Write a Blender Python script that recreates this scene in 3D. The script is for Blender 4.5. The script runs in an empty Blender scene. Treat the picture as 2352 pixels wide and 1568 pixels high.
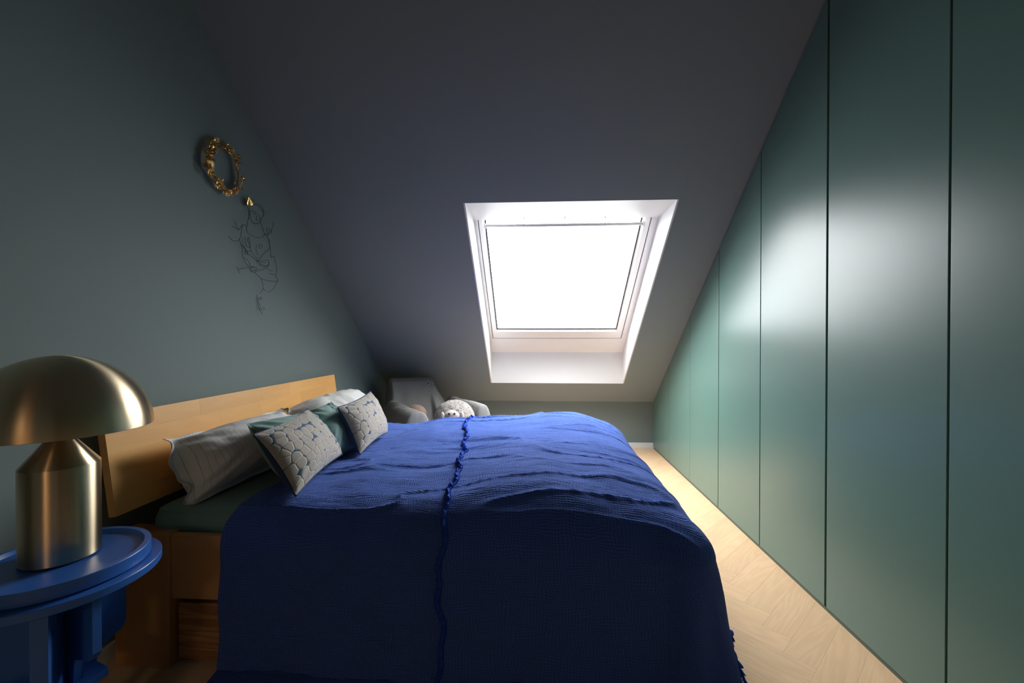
import bpy, bmesh, math, random
import numpy as np
from mathutils import Vector, Matrix
random.seed(7)
PI = math.pi
sc = bpy.context.scene
COL = sc.collection

# ------------------------------------------------------------------ camera
cam_d = bpy.data.cameras.new('camera')
cam_d.sensor_width = 36.0
cam_d.lens = 982.32 / 2352 * 36.0
cam_d.clip_start = 0.05
cam = bpy.data.objects.new('camera', cam_d)
COL.objects.link(cam)
cam.location = (0, 0, 1.3)
cam.rotation_euler = (math.radians(90 - 0.4731), 0, math.radians(3.187))
sc.camera = cam

# ------------------------------------------------------------------ room measures
XL, XR, YB, YN = -1.722, 1.377, 5.115, -1.7       # left wall, wardrobe face, knee wall, wall behind the camera
ZK, TH = 0.547, math.radians(38.45)               # knee wall height, roof pitch
ZF = 3.40                                         # flat part of the ceiling
CT, ST = math.cos(TH), math.sin(TH)
YF = YB - (ZF - ZK) / math.tan(TH)
def SL(x, s, d=0.0):                              # point on the roof slope: s up the slope, d outwards
    return Vector((x, YB - s * CT + d * ST, ZK + s * ST + d * CT))
def roof_z(y):
    return min(ZF, ZK + (YB - y) * math.tan(TH))

# ------------------------------------------------------------------ sky and lights
w = bpy.data.worlds.new('overcast_sky'); sc.world = w
w.use_nodes = True
bg = w.node_tree.nodes['Background']
bg.inputs[0].default_value = (0.98, 0.985, 1.0, 1)
# overcast sky: the zenith three times as bright as the horizon, L = Lz (1 + 2 sin h) / 3
LZ = 33.0
wt = w.node_tree
tc_ = wt.nodes.new('ShaderNodeTexCoord'); sx_ = wt.nodes.new('ShaderNodeSeparateXYZ'); wt.links.new(tc_.outputs['Generated'], sx_.inputs[0])
mx_ = wt.nodes.new('ShaderNodeMath'); mx_.operation = 'MAXIMUM'; wt.links.new(sx_.outputs[2], mx_.inputs[0]); mx_.inputs[1].default_value = 0
ml_ = wt.nodes.new('ShaderNodeMath'); ml_.operation = 'MULTIPLY_ADD'; wt.links.new(mx_.outputs[0], ml_.inputs[0])
ml_.inputs[1].default_value = LZ * 2 / 3; ml_.inputs[2].default_value = LZ / 3; wt.links.new(ml_.outputs[0], bg.inputs[1])
WIN = dict(x0=-0.408, x1=0.836, s0=1.000, s1=2.47)
def area(name, loc, rot, sx, sy, power, color, spread=180):
    l = bpy.data.lights.new(name, 'AREA'); l.shape = 'RECTANGLE'; l.size = sx; l.size_y = sy
    l.energy = power; l.color = color; l.spread = math.radians(spread)
    o = bpy.data.objects.new(name, l); COL.objects.link(o); o.location = loc; o.rotation_euler = rot
    return o
# daylight: the bright sky seen through the roof window, just outside its pane
wc = SL((WIN['x0'] + WIN['x1']) / 2, (WIN['s0'] + WIN['s1']) / 2, 0.36)
sky_portal = area('sky_portal', wc, (-TH, 0, 0), WIN['x1'] - WIN['x0'] + .10, WIN['s1'] - WIN['s0'] + .10, 1, (1, 1, 1))
sky_portal.data.cycles.is_portal = True          # only guides sampling of the sky through the pane
# ceiling lamp of the landing behind the open door, behind the camera
area('landing_light', (-0.75, YN - 0.75, 2.25), (0, 0, 0), 0.4, 0.4, 14.0, (1.0, 0.80, 0.58))

sc.view_settings.view_transform = 'Standard'
sc.view_settings.look = 'None'
sc.view_settings.gamma = 1
sc.view_settings.exposure = 0.0
sc.view_settings.use_curve_mapping = False

# ------------------------------------------------------------------ material helpers
class NT:
    def __init__(s, name):
        s.m = bpy.data.materials.new(name); s.m.use_nodes = True
        s.t = s.m.node_tree; s.b = s.t.nodes['Principled BSDF']
    def n(s, typ, **kw):
        nd = s.t.nodes.new(typ)
        for k, v in kw.items():
            if k.startswith('i_'):
                nd.inputs[k[2:].replace('_', ' ')].default_value = v
            else: setattr(nd, k, v)
        return nd
    def l(s, a, b): s.t.links.new(a, b)
    def math(s, op, a, b=None, clamp=False):
        nd = s.t.nodes.new('ShaderNodeMath'); nd.operation = op; nd.use_clamp = clamp
        for i, v in enumerate((a, b)):
            if v is None: continue
            if isinstance(v, (int, float)): nd.inputs[i].default_value = v
            else: s.l(v, nd.inputs[i])
        return nd.outputs[0]
    def coord(s, kind='Object', scale=(1, 1, 1), rot=(0, 0, 0)):
        tc = s.n('ShaderNodeTexCoord'); mp = s.n('ShaderNodeMapping')
        mp.inputs['Scale'].default_value = scale; mp.inputs['Rotation'].default_value = rot
        s.l(tc.outputs[kind], mp.inputs[0]); return mp.outputs[0]
    def noise(s, vec, scale, detail=3, rough=.5, dist=0):
        nd = s.n('ShaderNodeTexNoise'); s.l(vec, nd.inputs['Vector'])
        nd.inputs['Scale'].default_value = scale; nd.inputs['Detail'].default_value = detail
        nd.inputs['Roughness'].default_value = rough; nd.inputs['Distortion'].default_value = dist
        return nd.outputs['Fac']
    def ramp(s, fac, stops):
        nd = s.n('ShaderNodeValToRGB'); e = nd.color_ramp.elements
        while len(e) < len(stops): e.new(0.5)
        for k, (p, c) in enumerate(stops): e[k].position = p; e[k].color = (*c, 1)
        s.l(fac, nd.inputs[0]); return nd.outputs[0]
    def mix(s, fac, a, b, mode='MIX'):
        nd = s.n('ShaderNodeMix', data_type='RGBA', blend_type=mode)
        for i, v in ((0, fac), (6, a), (7, b)):
            if isinstance(v, (int, float)): nd.inputs[i].default_value = v
            elif isinstance(v, tuple): nd.inputs[i].default_value = (*v, 1)
            else: s.l(v, nd.inputs[i])
        return nd.outputs[2]
    def bump(s, h, strength=.3, dist=.002, base=None):
        nd = s.n('ShaderNodeBump'); nd.inputs['Strength'].default_value = strength
        nd.inputs['Distance'].default_value = dist; s.l(h, nd.inputs['Height'])
        if base is not None: s.l(base, nd.inputs['Normal'])
        s.l(nd.outputs[0], s.b.inputs['Normal']); return nd.outputs[0]
    def set(s, color=None, rough=None, metal=None, spec=None, **kw):
        b = s.b
        if color is not None:
            if isinstance(color, tuple): b.inputs['Base Color'].default_value = (*color, 1)
            else: s.l(color, b.inputs['Base Color'])
        if rough is not None:
            if isinstance(rough, (int, float)): b.inputs['Roughness'].default_value = rough
            else: s.l(rough, b.inputs['Roughness'])
        if metal is not None: b.inputs['Metallic'].default_value = metal
        if spec is not None: b.inputs['Specular IOR Level'].default_value = spec
        for k, v in kw.items(): b.inputs[k.replace('_', ' ')].default_value = v
        return s.m

def paint(name, col, rough=.6, var=.04, spec=.3, scale=60, bstr=.05):
    t = NT(name); v = t.coord()
    n = t.noise(v, 1.3, 2); c = t.mix(n, tuple(x * (1 - var) for x in col), tuple(x * (1 + var) for x in col))
    t.bump(t.noise(v, scale, 3), bstr, .002)
    return t.set(c, rough, 0, spec)

M = {}
M['wall'] = paint('slate_green_wall_paint', (.180, .224, .218), .62)
M['ceiling'] = paint('slate_ceiling_paint', (.222, .262, .272), .66)
M['white_paint'] = paint('white_lining_paint', (.74, .74, .74), .45)
M['white_lacquer'] = paint('white_lacquer', (.78, .78, .78), .3, .01, .5)
M['hall'] = paint('warm_landing_paint', (.74, .58, .42), .6)
M['gasket'] = NT('dark_rubber').set((.02, .02, .022), .6)
M['door'] = (lambda t: (t.bump(t.noise(t.coord(), 140, 2), .04, .001), t.set((.110, .203, .175), .31, 0, .50))[1])(NT('green_satin_lacquer'))
M['plinth'] = NT('dark_green_plinth').set((.085, .125, .10), .5)
M['dark'] = NT('dark_recess').set((.006, .009, .008), .8)

def wood(name, c1, c2, scale=1.0, axis='X', rough=.45, per_obj=.25, contrast=1.0, bstr=.12, ring=7.0):
    """grain running along the object's local axis; each piece gets its own tone and offset"""
    t = NT(name)
    tc = t.n('ShaderNodeTexCoord'); oi = t.n('ShaderNodeObjectInfo')
    off = t.n('ShaderNodeVectorMath', operation='SCALE'); off.inputs[0].default_value = (13.7, 7.3, 19.1)
    t.l(oi.outputs['Random'], off.inputs[3])
    add = t.n('ShaderNodeVectorMath', operation='ADD'); t.l(tc.outputs['Object'], add.inputs[0]); t.l(off.outputs[0], add.inputs[1])
    mp = t.n('ShaderNodeMapping'); t.l(add.outputs[0], mp.inputs[0])
    st = {'X': (.12, 1, 1), 'Y': (1, .12, 1), 'Z': (1, 1, .12)}[axis]
    mp.inputs['Scale'].default_value = tuple(k * scale for k in st)
    big = t.noise(mp.outputs[0], 5.5, 3, .55, .6)
    rings = t.math('SINE', t.math('MULTIPLY', big, ring * 2 * PI))
    rings = t.math('MULTIPLY', t.math('ADD', rings, 1), .5)
    st2 = {'X': (.03, 1, 1), 'Y': (1, .03, 1), 'Z': (1, 1, .03)}[axis]
    mp2 = t.n('ShaderNodeMapping'); t.l(add.outputs[0], mp2.inputs[0]); mp2.inputs['Scale'].default_value = st2
    fine = t.noise(mp2.outputs[0], 260, 3, .6)
    g = t.math('ADD', t.math('MULTIPLY', rings, .6 * contrast), t.math('MULTIPLY', fine, .5))
    col = t.mix(t.math('MULTIPLY', g, .8, True), c1, c2)
    tone = t.math('ADD', t.math('MULTIPLY', oi.outputs['Random'], per_obj), 1 - per_obj / 2)
    mul = t.n('ShaderNodeVectorMath', operation='SCALE'); t.l(col, mul.inputs[0]); t.l(tone, mul.inputs[3])
    t.bump(t.math('ADD', fine, t.math('MULTIPLY', rings, .3)), bstr, .001)
    return t.set(mul.outputs[0], rough, 0, .4)
M['oak'] = wood('oiled_oak_floor', (.80, .535, .325), (.53, .335, .185), 1.0, 'X', .42, .09, .42, ring=13)
M['beech'] = wood('oiled_beech', (.84, .46, .155), (.70, .35, .11), 1.4, 'Y', .4, .13, .6, .08, ring=4)
M['beech_up'] = wood('oiled_beech_upright', (.55, .28, .11), (.42, .195, .07), 1.0, 'Z', .42, .2, .5, .06, ring=3)
M['beech_rail'] = wood('oiled_beech_rail', (.62, .33, .13), (.48, .23, .08), 1.2, 'X', .42, .2, .5, .06, ring=3)
M['pine'] = wood('knotty_pine_drawer', (.58, .31, .14), (.27, .11, .04), 1.2, 'X', .5, .1, 1.25, .25, ring=9)

t = NT('brushed_brass')
v = t.coord('Object', (1, 1, 60)); n = t.noise(v, 14, 3)
t.bump(n, .035, .001)
t.set((.70, .56, .37), .31, 1.0, Anisotropic=.95, Anisotropic_Rotation=.25)
tg = t.n('ShaderNodeTangent', direction_type='RADIAL', axis='Z'); t.l(tg.outputs[0], t.b.inputs['Tangent'])
M['brass'] = t.m
M['gold'] = NT('antique_gold').set((.86, .56, .22), .24, 1.0)
t = NT('blue_painted_wood')
v = t.coord('Object', (1, .08, 1)); t.bump(t.noise(v, 160, 3), .22, .001)
M['blue_paint'] = t.set((.028, .125, .45), .38, 0, .5)
M['wire'] = NT('black_steel_wire').set((.012, .014, .015), .5, .6)
M['glass_'] = None
t = NT('clear_window_glass')
t.t.nodes.remove(t.b)
tr = t.n('ShaderNodeBsdfTransparent'); gl = t.n('ShaderNodeBsdfGlossy'); gl.inputs['Roughness'].default_value = .02
lw = t.n('ShaderNodeLayerWeight'); mx = t.n('ShaderNodeMixShader')
ff = t.math('ADD', t.math('MULTIPLY', t.math('POWER', lw.outputs['Facing'], 5.0), .9), .035)
tr.inputs[0].default_value = (.97, .985, .98, 1)
t.l(ff, mx.inputs[0]); t.l(tr.outputs[0], mx.inputs[1]); t.l(gl.outputs[0], mx.inputs[2])
t.l(mx.outputs[0], t.t.nodes['Material Output'].inputs[0]); M['glass'] = t.m

def gauze(name, along):
    """crinkled double gauze: woven waffle cells (UV in metres) with drawn creases"""
    t = NT(name); uv = t.coord('UV')
    nz = t.n('ShaderNodeTexNoise'); t.l(uv, nz.inputs['Vector']); nz.inputs['Scale'].default_value = 9; nz.inputs['Detail'].default_value = 2
    sub = t.n('ShaderNodeVectorMath', operation='SUBTRACT'); t.l(nz.outputs['Color'], sub.inputs[0]); sub.inputs[1].default_value = (.5, .5, .5)
    scl = t.n('ShaderNodeVectorMath', operation='SCALE'); t.l(sub.outputs[0], scl.inputs[0]); scl.inputs[3].default_value = .05
    add = t.n('ShaderNodeVectorMath', operation='ADD'); t.l(uv, add.inputs[0]); t.l(scl.outputs[0], add.inputs[1])
    sp = t.n('ShaderNodeSeparateXYZ'); t.l(add.outputs[0], sp.inputs[0])
    k = 2 * PI / .0092
    a = t.math('ABSOLUTE', t.math('SINE', t.math('MULTIPLY', sp.outputs[0], k / 2 * (1.0 if along == 'V' else .8))))
    b = t.math('ABSOLUTE', t.math('SINE', t.math('MULTIPLY', sp.outputs[1], k / 2)))
    if along == 'V': cell = t.math('MULTIPLY', t.math('ADD', a, .25), t.math('ADD', b, .25))
    else: cell = t.math('MULTIPLY', t.math('ADD', t.math('MULTIPLY', a, .7), .35), t.math('ADD', b, .2))
    mp = t.n('ShaderNodeMapping'); t.l(add.outputs[0], mp.inputs[0]); mp.inputs['Scale'].default_value = (5, 48, 1)
    cr = t.noise(mp.outputs[0], 1.0, 4, .65, .8)
    patch = t.math('ADD', t.math('MULTIPLY', t.noise(uv, 7, 3, .6), 1.3), .05)
    fuzz = t.noise(uv, 210, 3, .6)
    h = t.math('ADD', t.math('ADD', t.math('MULTIPLY', t.math('MULTIPLY', cell, patch), .85), t.math('MULTIPLY', cr, 2.0)), t.math('MULTIPLY', fuzz, .35))
    t.bump(h, .85, .0050)
    shade = t.mix(cell, (.030, .070, .34), (.066, .136, .47))
    return t.set(shade, .92, 0, .15, Sheen_Weight=.22, Sheen_Roughness=.5, Sheen_Tint=(.5, .62, 1, 1))
M['gauze_a'] = gauze('royal_blue_waffle_gauze', 'V')
M['gauze_b'] = gauze('royal_blue_crinkled_gauze', 'U')
M['fringe'] = NT('royal_blue_fringe').set((.026, .075, .43), .95, 0, .1)

def fabric(name, col, weave=900, rough=.9, wr=.3, sheen=.15, bs=.25):
    t = NT(name); uv = t.coord('UV'); n = t.noise(uv, weave, 2)
    c = t.mix(n, tuple(x * .88 for x in col), tuple(min(1, x * 1.1) for x in col))
    mp = t.n('ShaderNodeMapping'); t.l(uv, mp.inputs[0]); mp.inputs['Scale'].default_value = (1, 1, 1)
    w1 = t.noise(mp.outputs[0], 16, 4, .6, 1.2)
    t.bump(t.math('ADD', t.math('MULTIPLY', n, .15), t.math('MULTIPLY', w1, 1.2 * wr)), bs * 1.6, .008)
    return t.set(c, rough, 0, .2, Sheen_Weight=sheen)
M['sage'] = fabric('sage_green_cotton', (.225, .345, .33))
M['sheet'] = fabric('sage_green_jersey_sheet', (.165, .29, .275), wr=.1)
M['navy'] = fabric('navy_cushion_back', (.012, .03, .10))
M['piping'] = fabric('navy_piping', (.012, .035, .095))
def striped():
    t = NT('pinstriped_grey_linen'); uv = t.coord('UV')
    sp = t.n('ShaderNodeSeparateXYZ'); t.l(uv, sp.inputs[0])
    f = t.math('FRACT', t.math('MULTIPLY', sp.outputs[0], 1 / .019))
    line = t.math('LESS_THAN', t.math('ABSOLUTE', t.math('SUBTRACT', f, .5)), .032)
    mp = t.n('ShaderNodeMapping'); t.l(uv, mp.inputs[0]); mp.inputs['Scale'].default_value = (8, 900, 1)
    mp2 = t.n('ShaderNodeMapping'); t.l(uv, mp2.inputs[0]); mp2.inputs['Scale'].default_value = (700, 10, 1)
    n = t.math('MULTIPLY', t.math('ADD', t.noise(mp.outputs[0], 1, 2), t.noise(mp2.outputs[0], 1, 2)), .5)
    c = t.mix(n, (.60, .58, .565), (.76, .745, .73))
    c = t.mix(t.math('MULTIPLY', line, .6), c, (.15, .14, .15))
    w1 = t.noise(uv, 11, 5, .6, 1.5)
    t.bump(t.math('ADD', t.math('MULTIPLY', n, .08), t.math('MULTIPLY', w1, .6)), .5, .012)
    return t.set(c, .9, 0, .2, Sheen_Weight=.1)
M['stripe'] = striped()
def pebble():
    t = NT('velvet_pebble_pattern'); uv = t.coord('UV')
    mp = t.n('ShaderNodeMapping'); t.l(uv, mp.inputs[0]); mp.inputs['Scale'].default_value = (1, 1.15, 1)
    def vor(feat):
        nd = t.n('ShaderNodeTexVoronoi', feature=feat, voronoi_dimensions='2D'); t.l(mp.outputs[0], nd.inputs['Vector'])
        nd.inputs['Scale'].default_value = 20.5; nd.inputs['Randomness'].default_value = .58; return nd
    ed = vor('DISTANCE_TO_EDGE').outputs['Distance']; f1 = vor('F1').outputs['Distance']
    def sm(x, lo, hi):
        nd = t.n('ShaderNodeMapRange', interpolation_type='SMOOTHSTEP'); t.l(x, nd.inputs[0])
        nd.inputs[1].default_value = lo; nd.inputs[2].default_value = hi; return nd.outputs[0]
    inr = t.math('SUBTRACT', .635, f1)                       # rounds the corners of each cell
    dd = t.math('MINIMUM', ed, inr)
    cell = sm(dd, .035, .05); rim = t.math('MULTIPLY', sm(dd, .006, .014), t.math('SUBTRACT', 1, cell))
    nz = t.noise(uv, 600, 3); big = t.noise(uv, 14, 3)
    velvet = t.mix(t.math('ADD', t.math('MULTIPLY', nz, .6), t.math('MULTIPLY', big, .4)), (.29, .25, .22), (.50, .445, .40))
    c = t.mix(cell, (.035, .085, .16), velvet); c = t.mix(rim, c, (.66, .60, .50))
    h = t.math('ADD', sm(dd, .02, .12), t.math('MULTIPLY', nz, .08))
    t.bump(h, .42, .006)
    return t.set(c, .85, 0, .2, Sheen_Weight=.35, Sheen_Roughness=.4)
M['pebble'] = pebble()
def herring():
    t = NT('grey_herringbone_weave'); uv = t.coord('UV'); sp = t.n('ShaderNodeSeparateXYZ'); t.l(uv, sp.inputs[0])
    tri = t.math('PINGPONG', sp.outputs[0], .016)
    f = t.math('FRACT', t.math('MULTIPLY', t.math('ADD', sp.outputs[1], t.math('MULTIPLY', tri, 1.0)), 1 / .0088))
    s_ = t.math('ABSOLUTE', t.math('SUBTRACT', t.math('MULTIPLY', f, 2), 1))
    c = t.mix(s_, (.030, .030, .032), (.40, .39, .38))
    t.bump(s_, .4, .002)
    return t.set(c, .95, 0, .15)
M['herring'] = herring()
t = NT('curly_plush_fleece'); v = t.coord('Object')
vo = t.n('ShaderNodeTexVoronoi'); t.l(v, vo.inputs['Vector']); vo.inputs['Scale'].default_value = 70
d = t.noise(v, 45, 4, .7, 1.5)
c = t.ramp(t.math('ADD', t.math('MULTIPLY', d, .85), t.math('MULTIPLY', vo.outputs['Distance'], .15)), [(.40, (.12, .095, .08)), (.50, (.33, .295, .27)), (.7, (.42, .39, .36))])
t.bump(d, .9, .012); M['fleece'] = t.set(c, 1.0, 0, .1, Sheen_Weight=.3)
M['plush_white'] = fabric('cream_plush', (.46, .40, .355))
M['plush_brown'] = fabric('brown_plush', (.26, .17, .13))
M['shiny_black'] = NT('black_bead').set((.01, .01, .01), .15, 0, .6)
M['upholstery'] = fabric('charcoal_upholstery', (.06, .06, .065))
M['foot_wood'] = NT('dark_wood_foot').set((.05, .03, .02), .5)

# ------------------------------------------------------------------ object helpers
ORG = {}
def tag(o, label=None, cat=None, group=None, kind=None):
    if label: o['label'] = label
    if cat: o['category'] = cat
    if group: o['group'] = group
    if kind: o['kind'] = kind
    return o
def empty(name, loc, label=None, cat=None, group=None, kind=None):
    o = bpy.data.objects.new(name, None); COL.objects.link(o); o.location = loc; o.empty_display_size = .05
    ORG[o.name] = Vector(loc); return tag(o, label, cat, group, kind)
def mob(name, verts, faces, mat, parent=None, smooth=False, uvs=None, origin=None):
    """verts in world space; parts are stored relative to their thing"""
    V = np.asarray(verts, float).reshape(-1, 3)
    po = ORG[parent.name] if parent else Vector((0, 0, 0))
    if origin is None: origin = po if parent else Vector((0, 0, 0))
    origin = Vector(origin)
    me = bpy.data.meshes.new(name); V = V - np.array(origin)
    if isinstance(faces, np.ndarray):
        nf, k = faces.shape
        me.vertices.add(len(V)); me.vertices.foreach_set('co', V.ravel())
        me.loops.add(nf * k); me.loops.foreach_set('vertex_index', faces.ravel().astype(np.int32))
        me.polygons.add(nf); me.polygons.foreach_set('loop_start', np.arange(0, nf * k, k, dtype=np.int32))
        me.update(calc_edges=True)
    else:
        me.from_pydata([tuple(v) for v in V], [], faces); me.update()
    if uvs is not None:
        lay = me.uv_layers.new(name='UVMap'); idx = np.zeros(len(me.loops), np.int32); me.loops.foreach_get('vertex_index', idx)
        lay.data.foreach_set('uv', np.asarray(uvs, float)[idx].ravel())
    if smooth: me.polygons.foreach_set('use_smooth', np.ones(len(me.polygons), bool))
    me.materials.append(mat)
    o = bpy.data.objects.new(name, me); COL.objects.link(o)
    if parent: o.parent = parent
    o.location = origin - po; ORG[o.name] = origin
    return o
def bm_mob(name, bm, mat, parent=None, smooth=False, origin=None, bevel=0, seg=2):
    if bevel: bmesh.ops.bevel(bm, geom=bm.edges[:], offset=bevel, segments=seg, affect='EDGES', profile=.6)
    bmesh.ops.recalc_face_normals(bm, faces=bm.faces[:])
    V = [v.co.copy() for v in bm.verts]; bm.verts.index_update(); F = [[v.index for v in f.verts] for f in bm.faces]; bm.free()
    return mob(name, V, F, mat, parent, smooth, origin=origin)
def prism(poly, vec, bm=None):
    bm = bm or bmesh.new(); a = [bm.verts.new(p) for p in poly]; b = [bm.verts.new(Vector(p) + Vector(vec)) for p in poly]
    n = len(a); bm.faces.new(a[::-1]); bm.faces.new(b)
    for i in range(n): bm.faces.new((a[i], a[(i + 1) % n], b[(i + 1) % n], b[i]))
    return bm
def box(name, lo, hi, mat, parent=None, bevel=0, origin=None, seg=2):
    x0, y0, z0 = lo; x1, y1, z1 = hi
    bm = prism([(x0, y0, z0), (x1, y0, z0), (x1, y1, z0), (x0, y1, z0)], (0, 0, z1 - z0))
    return bm_mob(name, bm, mat, parent, bevel=bevel, origin=origin, seg=seg)
def slab(x0, x1, s0, s1, d0, d1, bm=None):
    return prism([SL(x0, s0, d0), SL(x1, s0, d0), SL(x1, s1, d0), SL(x0, s1, d0)], SL(0, 0, d1) - SL(0, 0, d0), bm)
def lathe(name, c, prof, mat, parent=None, n=96, smooth=True, origin=None, closed=True):
    V = []; F = []
    for r, z in prof:
        for i in range(n): a = 2 * PI * i / n; V.append((c[0] + r * math.cos(a), c[1] + r * math.sin(a), z))
    m = len(prof)
    for j in range(m - 1):
        for i in range(n): F.append((j * n + i, j * n + (i + 1) % n, (j + 1) * n + (i + 1) % n, (j + 1) * n + i))
    if closed:
        F.append(tuple(range(n))[::-1]); F.append(tuple((m - 1) * n + i for i in range(n)))
    o = mob(name, V, F, mat, parent, smooth, origin=origin)
    if smooth:
        mo = None
        me = o.data
        me.polygons.foreach_set('use_smooth', np.ones(len(me.polygons), bool))
        sharp = me.attributes.new('sharp_edge', 'BOOLEAN', 'EDGE') if 'sharp_edge' not in me.attributes else me.attributes['sharp_edge']
        # mark rings where the profile turns sharply
        rings = set()
        for j in range(1, m - 1):
            a = Vector((prof[j][0] - prof[j - 1][0], prof[j][1] - prof[j - 1][1])); b = Vector((prof[j + 1][0] - prof[j][0], prof[j + 1][1] - prof[j][1]))
            if a.length > 1e-6 and b.length > 1e-6 and a.angle(b) > .5: rings.add(j)
        if closed: rings |= {0, m - 1}
        vals = []
        for e in me.edges:
            a, b = e.vertices; vals.append((a // n == b // n) and (a // n in rings))
        sharp.data.foreach_set('value', vals)
    return o
def tube(pts, r, n=6, V=None, F=None, close=False):
    V = [] if V is None else V; F = [] if F is None else F
    pts = [Vector(p) for p in pts]; base = len(V); N = len(pts); ref = Vector((.3, .2, .93))
    for k, p in enumerate(pts):
        a = pts[max(k - 1, 0)] if not close else pts[k - 1]; b = pts[min(k + 1, N - 1)] if not close else pts[(k + 1) % N]
        tdir = (b - a); tdir = tdir.normalized() if tdir.length > 1e-9 else Vector((0, 0, 1))
        x = tdir.cross(ref); x = x.normalized() if x.length > 1e-4 else tdir.orthogonal().normalized(); y = tdir.cross(x)
        rr = r[k] if isinstance(r, (list, tuple)) else r
        for i in range(n): an = 2 * PI * i / n; V.append(p + x * rr * math.cos(an) + y * rr * math.sin(an))
    for k in range(N if close else N - 1):
        k2 = (k + 1) % N
        for i in range(n): F.append((base + k * n + i, base + k * n + (i + 1) % n, base + k2 * n + (i + 1) % n, base + k2 * n + i))
    if not close:
        F.append(tuple(base + i for i in range(n))[::-1]); F.append(tuple(base + (N - 1) * n + i for i in range(n)))
    return V, F
def catmull(P, sub=5):
    P = [Vector(p) for p in P]
    if len(P) < 3: return P
    out = []
    for i in range(len(P) - 1):
        p0 = P[max(i - 1, 0)]; p1 = P[i]; p2 = P[i + 1]; p3 = P[min(i + 2, len(P) - 1)]
        for k in range(sub):
            t = k / sub
            out.append(.5 * ((2 * p1) + (p2 - p0) * t + (2 * p0 - 5 * p1 + 4 * p2 - p3) * t * t + (3 * p1 - p0 - 3 * p2 + p3) * t ** 3))
    out.append(P[-1]); return out
rng = np.random.default_rng(11)
LAT = rng.random((256, 256))
def vn(x, y, seed=0):
    x = np.asarray(x, float) + seed * 17.31; y = np.asarray(y, float) + seed * 9.77
    xi = np.floor(x).astype(int); yi = np.floor(y).astype(int); fx = x - xi; fy = y - yi
    fx = fx * fx * (3 - 2 * fx); fy = fy * fy * (3 - 2 * fy)
    g = lambda a, b: LAT[a % 256, b % 256]
    return ((g(xi, yi) * (1 - fx) + g(xi + 1, yi) * fx) * (1 - fy) + (g(xi, yi + 1) * (1 - fx) + g(xi + 1, yi + 1) * fx) * fy) - .5
def fbm(x, y, seed=0, o=3):
    s = 0; a = 1
    for k in range(o): s = s + a * vn(x * 2 ** k, y * 2 ** k, seed + k); a *= .5
    return s
def sstep(a, b, x): t = np.clip((x - a) / (b - a), 0, 1); return t * t * (3 - 2 * t)
def gridfaces(nu, nv):
    i = np.arange(nu - 1)[:, None] * nv + np.arange(nv - 1)[None, :]; i = i.ravel()
    return np.stack([i, i + nv, i + nv + 1, i + 1], 1)

# ================================================================== SETTING
fl = box('floor', (XL - .1, YN - 1.8, -.06), (XR + .55, YB + .1, -.006), M['dark']); tag(fl, kind='structure')
# herringbone planks, one object each
PW, PLn = .118, .59
def plank_mesh():
    bm = prism([(-PLn / 2 + .0001, -PW / 2 + .0001, -.006), (PLn / 2 - .0001, -PW / 2 + .0001, -.006), (PLn / 2 - .0001, PW / 2 - .0001, -.006), (-PLn / 2 + .0001, PW / 2 - .0001, -.006)], (0, 0, .006))
    top = [e for e in bm.edges if all(v.co.z > -.001 for v in e.verts)]
    bmesh.ops.bevel(bm, geom=top, offset=.0003, segments=1, affect='EDGES')
    me = bpy.data.meshes.new('plank'); bm.to_mesh(me); bm.free(); me.materials.append(M['oak']); return me
pm = plank_mesh(); first = True
a45 = math.radians(45)
planks = []
k5 = int(round(PLn / PW))
for i in range(-40, 41):
    for j in range(-14, 15):
        # classic herringbone lattice in units of PW (plank 5 x 1), rotated by 45 degrees
        ox = i + j * 2 * k5; oy = i
        for (cx, cy, rot) in ((ox + k5 / 2, oy + .5, 0.0), (ox + k5 + .5, oy + 1 - k5 / 2 + (k5 - 1) - (k5 - 1), PI / 2)):
            X = cx * PW; Y = cy * PW
            wx = X * math.cos(a45) - Y * math.sin(a45) + .27; wy = X * math.sin(a45) + Y * math.cos(a45) + 1.4
            planks.append((wx, wy, rot + a45))
vis = []
for (wx, wy, r_) in planks:
    if XL + .0 < wx < XR + .25 and .9 < wy < YB + .22: vis.append((wx, wy, r_))
vis = sorted(vis, key=lambda p: (p[0] - .2) ** 2 + p[1] ** 2)[:300]
for (wx, wy, r_) in vis:
    o = bpy.data.objects.new('plank', pm); COL.objects.link(o); o.parent = fl; o.location = (wx, wy, 0); o.rotation_euler = (0, 0, r_ + (PI if random.random() < .5 else 0))
rest = [p for p in planks if p not in set(vis) and XL - .0 < p[0] < XR + .3 and YN - 1.5 < p[1] < YB + .22]
V = []; F = []
for (wx, wy, r_) in rest:
    c, s_ = math.cos(r_), math.sin(r_); b0 = len(V)
    for (u, v_) in ((-1, -1), (1, -1), (1, 1), (-1, 1)):
        u *= PLn / 2 - .0001; v_ *= PW / 2 - .0001; V.append((wx + u * c - v_ * s_, wy + u * s_ + v_ * c, 0.0))
    F.append((b0, b0 + 1, b0 + 2, b0 + 3))
if F: tag(mob('plank_field', V, F, M['oak'], fl), kind='stuff')

T_ = .12
def struct(o): return tag(o, kind='structure')
# left wall (gable side) follows the roof
poly = [(XL, YN, -.01), (XL, YB, -.01), (XL, YB, ZK), (XL, YF, ZF), (XL, YN, ZF)]
struct(bm_mob('wall_left', prism(poly, (-T_, 0, 0)), M['wall']))
XW = XR + .45
poly = [(XW, YN, -.01), (XW, YB, -.01), (XW, YB, ZK), (XW, YF, ZF), (XW, YN, ZF)]
struct(bm_mob('wall_right', prism(poly, (T_, 0, 0)), M['wall']))
struct(box('wall_back', (XL - T_, YB, -.01), (XW + T_, YB + T_, ZK), M['wall']))
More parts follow.
